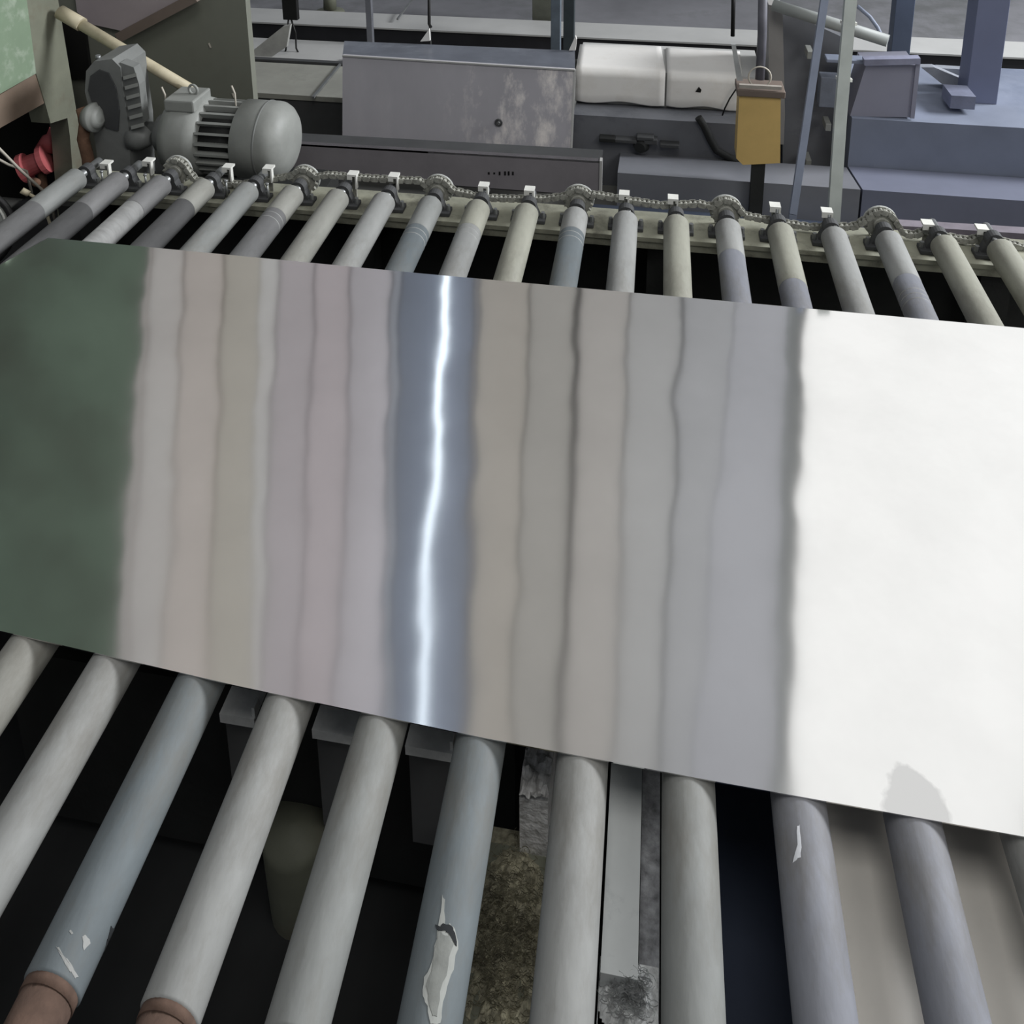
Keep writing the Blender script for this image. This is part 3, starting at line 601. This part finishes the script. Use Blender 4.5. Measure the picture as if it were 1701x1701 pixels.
# dark channel beam in front of the cover, with small black stencil marks
YD = 3.92
bA, bB = at(497, 240, YD), at(999, 268, YD); bz = at(999, 326, YD).z
beam = thing('channel_beam', (bA.x, YD, 0), 'dark grey channel beam with black stencil dashes below the cover', 'beam')
MB().prism([V(at(440, 240, YD).x, YD, bz), V(bB.x, YD, bz), bB, at(440, 236, YD)], (0, 0.03, 0)).build('web', mat('mauve_dark_steel', srgb(136, 132, 136), 0.55, 0, 0.15, 4), beam)
MB().prism([at(440, 236, YD), bB, bB + V(0, 0.12, 0), at(440, 236, YD) + V(0, 0.12, 0)], (0, 0, -0.01)).build('flange', darkgrey, beam)
MB().box((bB.x - 0.008, YD - 0.006, bz), (bB.x + 0.004, YD + 0.03, bB.z + 0.004)).build('end_edge', paleplate, beam)
for k, (dx, h) in enumerate(((0, 4), (9, 3), (18, 6), (27, 7), (33, 7), (40, 6))):
    p = at(812 + dx, 288, YD - 0.002); MB().box((p.x - 0.004, YD - 0.003, p.z - h * 0.0014), (p.x + 0.004, YD, p.z + h * 0.0014)).build('stencil_mark', rubber, beam)
for x in (bA.x + 0.1, bB.x - 0.15): MB().box((x, YD + 0.01, 0), (x + 0.08, YD + 0.09, bz)).build('leg', dark, beam)

# white sheets on a bench to the right of the cover, dark machine base under them
zt = 0.34
B0, B1 = atz(1050, 200, zt), atz(1050, 100, zt)
mb_ = thing('machine_base', (0.3, 4.6, 0), 'long slate blue machine base running behind the right half of the chain', 'machine base')
xl = at(952, 230, 4.45).x
MB().box((xl, 4.45, 0.0), (at(1270, 200, 4.45).x, 5.4, at(1050, 196, 4.45).z)).build('upper_body', slate, mb_)
MB().prism([V(xl + 0.25, 4.45, at(1100, 258, 4.45).z), V(0.98, 4.45, at(1100, 258, 4.45).z), V(0.98, 4.12, at(1100, 292, 4.12).z), V(xl + 0.25, 4.12, at(1100, 292, 4.12).z)], (0, 0, -0.4)).build('sloped_skirt', mat('slate_skirt', srgb(114, 116, 122), 0.6, 0, 0.12, 3), mb_)
MB().box((xl, 4.0, 0), (0.98, 4.12, 0.07)).build('toe_plate', bluedark, mb_)
for x0_, y0_, x1_, y1_ in ((996, 224, 1022, 232), (1022, 226, 1058, 234), (1070, 226, 1092, 236), (1096, 234, 1128, 242), (1058, 222, 1086, 230)):
    a, b = at(x0_, y0_, 4.44), at(x1_, y1_, 4.44)
    MB().bbox((a.x, 4.40, b.z), (b.x, 4.46, a.z), 0.004).build('clamp_bar', darkgrey if y0_ % 4 else dark, mb_)
hk = at(1062, 246, 4.40)
MB().lathe(hk, (0.3, 1, 0.2), [(0, 0.03), (0.03, 0.045), (0.06, 0.03)], 14).build('hook_boss', dark, mb_)
tz = at(1050, 196, 4.45).z
MB().path([at(x, y, 4.44) for x, y in [(1160, 195), (1170, 210), (1180, 232), (1190, 250), (1212, 262), (1228, 268)]], 0.02, 8).build('drooping_hose', dark, mb_)
def cloth(name, quad, drop, label, nx=14, ny=10, amp=0.006):
    """a thin sheet lying on the base and hanging over its front edge"""
    a, b, c_, d_ = [Vector(p) for p in quad]; vs = []; fs = []; th = 0.006
    pts = []
    for j in range(ny + 1):
        for i in range(nx + 1):
            u, v = i / nx, j / ny
            if v <= 0.6: p = a.lerp(b, u).lerp(d_.lerp(c_, u), 1 - v / 0.6)
            else: p = a.lerp(b, u) + Vector((0, -0.012 - (0.010 if v > 0.85 else 0), -drop * (v - 0.6) / 0.4 * (0.95 + 0.04 * math.sin(u * 9))))
            n_ = noise.noise(Vector((p.x * 3, p.y * 3, p.z * 3 + len(label))))
            pts.append(p + Vector((0, -abs(n_) * amp if v > 0.6 else 0, abs(n_) * amp)))
    W = nx + 1
    for k, off in enumerate((Vector((0, -0.003, th)), Vector((0, 0, 0)))):
        vs += [p + off for p in pts]
    n = len(pts)
    for j in range(ny):
        for i in range(nx):
            q0 = j * W + i; fs.append((q0, q0 + 1, q0 + W + 1, q0 + W)); fs.append((n + q0, n + q0 + W, n + q0 + W + 1, n + q0 + 1))
    ed = [i for i in range(nx)]
    for i in range(nx): fs.append((i, n + i, n + i + 1, i + 1)); q0 = ny * W + i; fs.append((q0, q0 + 1, n + q0 + 1, n + q0))
    for j in range(ny): q0 = j * W; fs.append((q0, q0 + W, n + q0 + W, n + q0)); q0 = j * W + nx; fs.append((q0, n + q0, n + q0 + W, q0 + W))
    return tag(MB().add(vs, fs, True).build(name, whites), label, 'white sheet', 'white sheets on the machine base')
bench = MB().box((xl, 4.62, tz), (at(1265, 140, 4.62).x, atz(1050, 80, at(1050, 118, 4.62).z).y + 0.06, at(1050, 118, 4.62).z)).build('bench_block', paleplate)
tag(bench, 'pale block under the white sheets right of the cover', 'block')
zb = at(1050, 118, 4.62).z
def bt(x, y): return atz(x, y, zb + 0.002)
cloth('white_sheet', [V(at(957, 120, 4.6).x, 4.606, zb + 0.004), V(at(1105, 128, 4.6).x, 4.606, zb + 0.004), bt(1098, 84) + V(0, 0.05, 0), bt(962, 80) + V(0, 0.05, 0)], zb - tz - 0.006, 'creased white sheet next to the right edge of the cover')
cloth('white_sheet', [V(at(1108, 130, 4.6).x, 4.606, zb + 0.004), V(at(1232, 138, 4.6).x, 4.606, zb + 0.004), bt(1230, 92) + V(0, 0.05, 0), bt(1106, 86) + V(0, 0.05, 0)], zb - tz - 0.006, 'white sheet with a small dark spot left of the yellow box', amp=0.003)
p = at(1160, 150, 4.585)
tag(MB().prism([p + V(-0.014, 0, -0.01), p + V(0.012, 0, -0.012), p + V(0.016, 0, 0.002), p + V(0.002, 0, 0.018)], (0, 0.008, 0)).build('dark_clip', rubber), 'small dark clip on the white sheet left of the yellow box', 'clip')
tag(MB().path([at(x, y, 4.55) for x, y in [(1198, 197), (1204, 180), (1212, 164), (1224, 146), (1238, 136)]], 0.004, 6).build('thin_wire', rubber), 'thin black wire curving up to the yellow box', 'wire')

# yellow hanging box
YY = 4.05
yb = thing('yellow_box', at(1260, 275, YY), 'mustard yellow control box with a brown top rail', 'box')
a, b = at(1225, 158, YY), at(1297, 272, YY)
pts = [at(1228, 158, YY), at(1297, 158, YY), at(1296, 271, YY), at(1234, 274, YY), at(1223, 263, YY)]
MB().prism(pts, (0, 0.12, 0)).build('body', yellow, yb)
MB().bbox(at(1224, 160, YY - 0.012), at(1299, 134, YY + 0.13), 0.004).build('top_rail', brownm, yb)
MB().box(at(1228, 146, YY - 0.018), at(1298, 142, YY)).build('pale_strip', mat('pale_strip', srgb(160, 154, 146), 0.6), yb)
MB().path([at(1262, 132, YY + 0.05), at(1266, 60, YY + 0.08), at(1268, -60, YY + 0.1)], 0.021, 12).build('hanger_post', mat('grey_hanger', srgb(96, 96, 104), 0.5), yb)
MB().prism([at(1234, 134, YY + 0.02), at(1222, 74, YY + 0.02), at(1215, 74, YY + 0.02), at(1224, 134, YY + 0.02)], (0, 0.012, 0)).build('brace', mat('pale_brace2', srgb(170, 172, 172), 0.55), yb)
MB().torus(at(1262, 128, YY + 0.03), (0, 1, 0), 0.05, 0.004, 24, 6).build('wire_loop', cream, yb)
MB().box((at(1250, 272, YY).x, YY + 0.01, 0.07), (at(1272, 272, YY).x, YY + 0.05, at(1250, 262, YY).z)).build('support', dark, yb)

# leaning poles behind the chain
def pole(pts, w, d, material, label, ties=()):
    t = thing('leaning_pole', pts[0], label, 'pole')
    mb = MB()
    for p, q_ in zip(pts, pts[1:]): mb.bar(p, q_, w, d, (0, 1, 0))
    mb.build('pole', material, t)
    for k in ties:
        p = pts[0].lerp(pts[-1], k); dd = (pts[-1] - pts[0]).normalized() * 0.006
        MB().bar(p - dd, p + dd, w * 1.22, d * 1.6, (0, 1, 0)).build('tie', whitecap, t)
f1 = at(1384, 372, 3.30); pole([f1 + V(-0.0, 0, -0.58), f1, at(1396, 190, 3.42), at(1416, -40, 3.56)], 0.044, 0.03, polem, 'pale wide leaning pole behind the seventeenth roller', (0.735, 0.88))
f1 = at(1317, 355, 3.32); pole([f1 + V(0.0, 0, -0.55), f1, at(1340, 200, 3.42), at(1375, -40, 3.56)], 0.028, 0.022, polem2, 'slim blue-grey leaning pole right of the yellow box')

# chute with slanted tube, guard box, beams at the right with haze put into their blue
ch = thing('chute', at(1300, 300, 4.6), 'blue-grey chute with a slanted pale tube behind the two poles', 'chute')
MB().prism([at(x, y, 4.6) for x, y in [(1277, 8), (1300, 12), (1304, 190), (1302, 240), (1277, 240)]], (0, 0.35, 0)).build('pale_edge', mat('pale_chute_edge', srgb(140, 138, 136), 0.6, 0, 0.12, 4), ch)
MB().prism([at(x, y, 4.66) for x, y in [(1300, 16), (1400, 62), (1400, 320), (1300, 320)]], (0, 0.05, 0)).build('side_plate', slate, ch)
MB().cyl(at(1284, 8, 4.55), at(1475, 68, 4.35), 0.03, 16).build('slanted_tube', mat('pale_tube', srgb(150, 154, 152), 0.55, 0, 0.1, 6), ch)
MB().path([at(1424, 10, 4.6), at(1445, 28, 4.58), at(1458, 46, 4.55), at(1466, 64, 4.5)], 0.01, 8).build('bent_rod', polem2, ch)
MB().bbox(at(1373, 104, 4.5), at(1432, 92, 4.58), 0.004).build('bracket', polem2, ch)
MB().bbox(at(1360, 178, 4.5), at(1390, 120, 4.58), 0.004).build('bracket', mat('grey_bracket', srgb(112, 118, 130), 0.6), ch)
MB().box((at(1300, 300, 4.6).x, 4.68, 0), (at(1400, 300, 4.6).x, 4.95, 0.3)).build('base', bluedark, ch)
for px_, py_ in ((1346, 92), (1376, 212), (1343, 272)):
    p = at(px_, py_, 4.5); MB().bbox(p + V(-0.014, 0, -0.02), p + V(0.014, 0.1, 0.02), 0.003).build('lug', casting_l, ch)
gb = thing('guard_box', at(1480, 195, 4.5), 'lilac grey guard box with a raised rim right of the pale pole', 'box')
lil = mat('lilac_grey_paint', srgb(142, 143, 158), 0.6, 0, 0.08, 3)
MB().prism([at(x, y, 4.5) for x, y in [(1438, 110), (1522, 108), (1513, 195), (1412, 193)]], (0, 0.2, 0)).build('body', lil, gb)
MB().bar(at(1434, 101, 4.49), at(1527, 99, 4.49), 0.05, 0.03).build('rim', mat('lilac_rim', srgb(140, 142, 162), 0.5), gb)
MB().bar(at(1525, 102, 4.49), at(1515, 196, 4.49), 0.012, 0.02).build('side_rim', lil, gb)
big = thing('blue_machine_bed', (2.0, 4.3, 0), 'broad blue-grey machine bed filling the background at the right', 'machine bed')
zz = at(1550, 200, 4.45).z
zs0, zs1 = at(1100, 258, 4.45).z, at(1100, 292, 4.12).z
bedtop = at(1480, 196, 4.5).z
MB().box((0.99, 4.47, 0.0), (4.2, 5.3, bedtop)).build('upper_block', bluegrey, big)
MB().prism([V(0.99, 4.465, zs0), V(4.2, 4.465, zs0), V(4.2, 4.12, zs1), V(0.99, 4.12, zs1)], (0, 0, -0.4)).build('sloped_skirt', mat('violet_grey_step', srgb(104, 108, 124), 0.65, 0, 0.12, 2.5), big)
MB().bar(at(1440, 372, 3.5), at(1760, 392, 3.5), 0.05, 0.03).build('front_lip', mat('mauve_lip', srgb(120, 114, 122), 0.6), big)
MB().box((1.1, 3.42, 0), (3.0, 3.6, at(1600, 385, 3.55).z - 0.02)).build('front_step', mat('mauve_step', srgb(108, 104, 114), 0.6), big)
bits = [((1530, 112), (1552, 112), (1600, 132), (1578, 150)), ((1558, 113), (1608, 116), (1612, 132), (1576, 148))]
for k, q4 in enumerate(bits):
    tag(MB().prism([at(x, y, 4.9 + 0.05 * k) for x, y in q4], (0, 0.05, 0)).build('pale_offcut', mat('pale_offcut', srgb(140, 144, 152), 0.6)), ('pale bent offcut beside the guard box', 'pale flat offcut between the guard box and the wide column')[k], 'offcut')
tag(MB().box(at(1664, 160, 5.0), at(1760, 120, 5.3)).build('pale_crate', mat('pale_crate_paint', srgb(130, 132, 148), 0.6)), 'pale low crate right of the wide blue-grey column', 'crate')
tag(MB().box(at(1578, 180, 4.6), at(1606, 142, 4.75)).build('small_block', mat('dim_block', srgb(112, 116, 134), 0.6)), 'small grey block on the blue bed left of the wide column', 'block')

# ------------------------------------------------------------------ under the near rollers
cb = thing('cross_beam', (-0.5, 1.32, 0), 'dark cross beam with bright bracket edges under the sheet', 'beam')
ZB = 0.54; yk = atz(550, 1203, ZB).y
MB().box((-1.3, yk + 0.05, 0.06), (-0.22, yk + 0.11, ZB - 0.02)).build('web', dark, cb)
brk = mat('lit_bracket_edge', srgb(222, 224, 224), 0.5, 0.0, 0.2, 20); face = mat('grey_bracket_face', srgb(86, 87, 88), 0.7, 0, 0.15, 6)  # edges whitened for the light they catch, faces coloured dark
for a, b in (((364, 1186), (424, 1190)), ((522, 1200), (600, 1210)), ((678, 1218), (756, 1232))):
    p, q_ = atz(*a, ZB), atz(*b, ZB)
    MB().box((p.x, yk - 0.015, ZB - 0.008), (q_.x, yk + 0.05, ZB)).box((p.x, yk - 0.015, ZB - 0.022), (q_.x, yk - 0.009, ZB - 0.008)).box((q_.x - 0.006, yk - 0.01, ZB), (q_.x, yk + 0.01, ZB + 0.022)).build('bracket', brk, cb)
    MB().box((p.x + 0.002, yk, 0.27), (q_.x - 0.002, yk + 0.01, ZB - 0.022)).build('bracket_face', face, cb)
tag(MB().lathe(atz(520, 1385, 0.12) + V(-0.01, -0.06, -0.108), (0, 0, 1), [(0, 0.06), (0.19, 0.065), (0.22, 0.06), (0.23, 0.0)], 20, False).build('olive_drum', olive), 'dim olive drum in the dark below the sheet', 'drum')
tag(MB().box((-0.034, 0.97, 0.53), (0.022, 1.60, 0.56)).box((-0.03, 1.3, 0), (0.01, 1.36, 0.53)).build('pale_bar', mat('pale_bar_paint', srgb(214, 218, 218), 0.55, 0, 0.08, 6, dirt=srgb(140, 146, 152), dirt_amt=0.6, dirt_scale=5)), 'pale grey bar between the thirteenth and fourteenth rollers', 'bar')
tag(MB().box((0.024, 0.8, 0.47), (0.056, 1.6, 0.49)).box((0.03, 1.3, 0), (0.05, 1.36, 0.47)).build('gritty_bar', mat('gritty_steel', srgb(150, 152, 156), 0.7, 0.0, 0.6, 40, 1.0, 60)), 'grit covered steel bar right of the pale bar', 'bar')
rough = mat('rough_cast_aluminium', srgb(228, 226, 222), 0.55, 0.0, 0.5, 45, 1.0, 90)
p, q_ = atz(862, 1318, 0.55), atz(918, 1250, 0.55); yr = p.y
bm_ = MB()
nx, ny = 14, 18
vs = []; fs = []
for j in range(ny + 1):
    for i in range(nx + 1):
        x = p.x + (q_.x - p.x) * i / nx; y = yr + 0.2 * j / ny
        vs.append(V(x, y, 0.545 + 0.014 * noise.noise(V(x * 60, y * 60, 0)) + 0.01 * noise.noise(V(x * 150, y * 150, 3))))
W = nx + 1
fs = [(j * W + i, j * W + i + 1, (j + 1) * W + i + 1, (j + 1) * W + i) for j in range(ny) for i in range(nx)]
bm_.add(vs, fs); bm_.box((p.x, yr + 0.004, 0.0), (q_.x, yr + 0.2, 0.533))
tag(bm_.build('rough_block', rough), 'rough silvery block left of the thirteenth roller under the sheet', 'block')
# swarf: uncountable shavings
def swarf(cx, cy, sx, sy, z0, hgt, n, material, label):
    mb = MB(); N_ = 24
    vs = []
    for j in range(N_ + 1):
        for i in range(N_ + 1):
            u, v = 2 * i / N_ - 1, 2 * j / N_ - 1; fall = max(0, 1 - (u * u + v * v))
            vs.append(V(cx + u * sx, cy + v * sy, z0 + hgt * fall * (0.7 + 0.6 * noise.noise(V(u * 4, v * 4, cx * 9))) + 0.012 * fall * noise.noise(V(u * 14, v * 14, 1))))
    W = N_ + 1
    mb.add(vs, [(j * W + i, j * W + i + 1, (j + 1) * W + i + 1, (j + 1) * W + i) for j in range(N_) for i in range(N_)])
    for k in range(n):
        u, v = random.gauss(0, 0.38), random.gauss(0, 0.38)
        if u * u + v * v > 1: continue
        fall = 1 - (u * u + v * v)
        c = V(cx + u * sx, cy + v * sy, z0 + hgt * fall * (0.7 + 0.6 * noise.noise(V(u * 4, v * 4, cx * 9))) + 0.004)
        a0 = random.random() * 6.28; r_ = random.uniform(0.004, 0.012); w = random.uniform(0.0015, 0.003); tilt = random.uniform(-0.6, 0.6)
        seg = []
        for s in range(5):
            a = a0 + s * 0.6; d = V(math.cos(a), math.sin(a), tilt * math.sin(a) + 0.5); seg.append(c + d * r_)
        for s in range(4):
            mb.add([seg[s], seg[s + 1], seg[s + 1] + V(0, 0, w), seg[s] + V(0, 0, w)], [(0, 1, 2, 3)])
    o = mb.build('swarf', material, normals=False)
    return tag(o, label, 'metal shavings', None, 'stuff')
sw1 = mat('dull_yellow_swarf', srgb(150, 146, 126), 0.7, 0.0, 0.7, 60, 0.8, 120)
sw2 = mat('silvery_swarf', srgb(206, 208, 208), 0.55, 0.0, 0.5, 60, 0.6, 120)
c = atz(852, 1530, 0.46)
tag(MB().box((c.x - 0.085, c.y - 0.3, 0.39), (c.x + 0.06, c.y + 0.14, 0.40)).box((c.x - 0.03, c.y - 0.03, 0), (c.x + 0.03, c.y + 0.03, 0.39)).build('scrap_shelf', olive), 'dim shelf holding the yellowish shavings', 'shelf')
swarf(c.x - 0.012, c.y, 0.09, 0.17, 0.392, 0.03, 1700, sw1, 'heap of dull yellowish shavings between the twelfth and thirteenth rollers')
tag(MB().box((0.125, 0.5, 0.30), (0.285, 1.9, 0.31)).box((0.19, 1.3, 0), (0.22, 1.36, 0.30)).build('navy_shade_plate', mat('navy_gap_shade', srgb(52, 60, 78), 0.7, 0, 0.2, 3)), 'dark navy plate standing in for shade left of the fifteenth roller', 'plate')  # added plate, its navy colour stands for the shade in the gap
c = atz(1035, 1645, 0.545)
swarf(c.x + 0.008, c.y + 0.0, 0.045, 0.045, 0.525, 0.025, 420, sw2, 'clump of silvery shavings at the near end of the pale bar')
tag(MB().box((c.x - 0.036, c.y - 0.07, 0.48), (c.x + 0.036, c.y + 0.04, 0.525)).box((c.x - 0.02, c.y - 0.03, 0), (c.x + 0.02, c.y + 0.01, 0.48)).build('shaving_shelf', darkgrey), 'dark shelf carrying the clump of silvery shavings', 'shelf')
# low pale ledge beyond the sheet, seen between the far rollers
tag(MB().box((-0.75, 2.60, 0.0), (1.3, 2.74, 0.36)).build('low_ledge', mat('dim_ledge', srgb(112, 114, 112), 0.75, 0, 0.3, 6)), 'dim grey ledge below the far rollers', 'ledge')
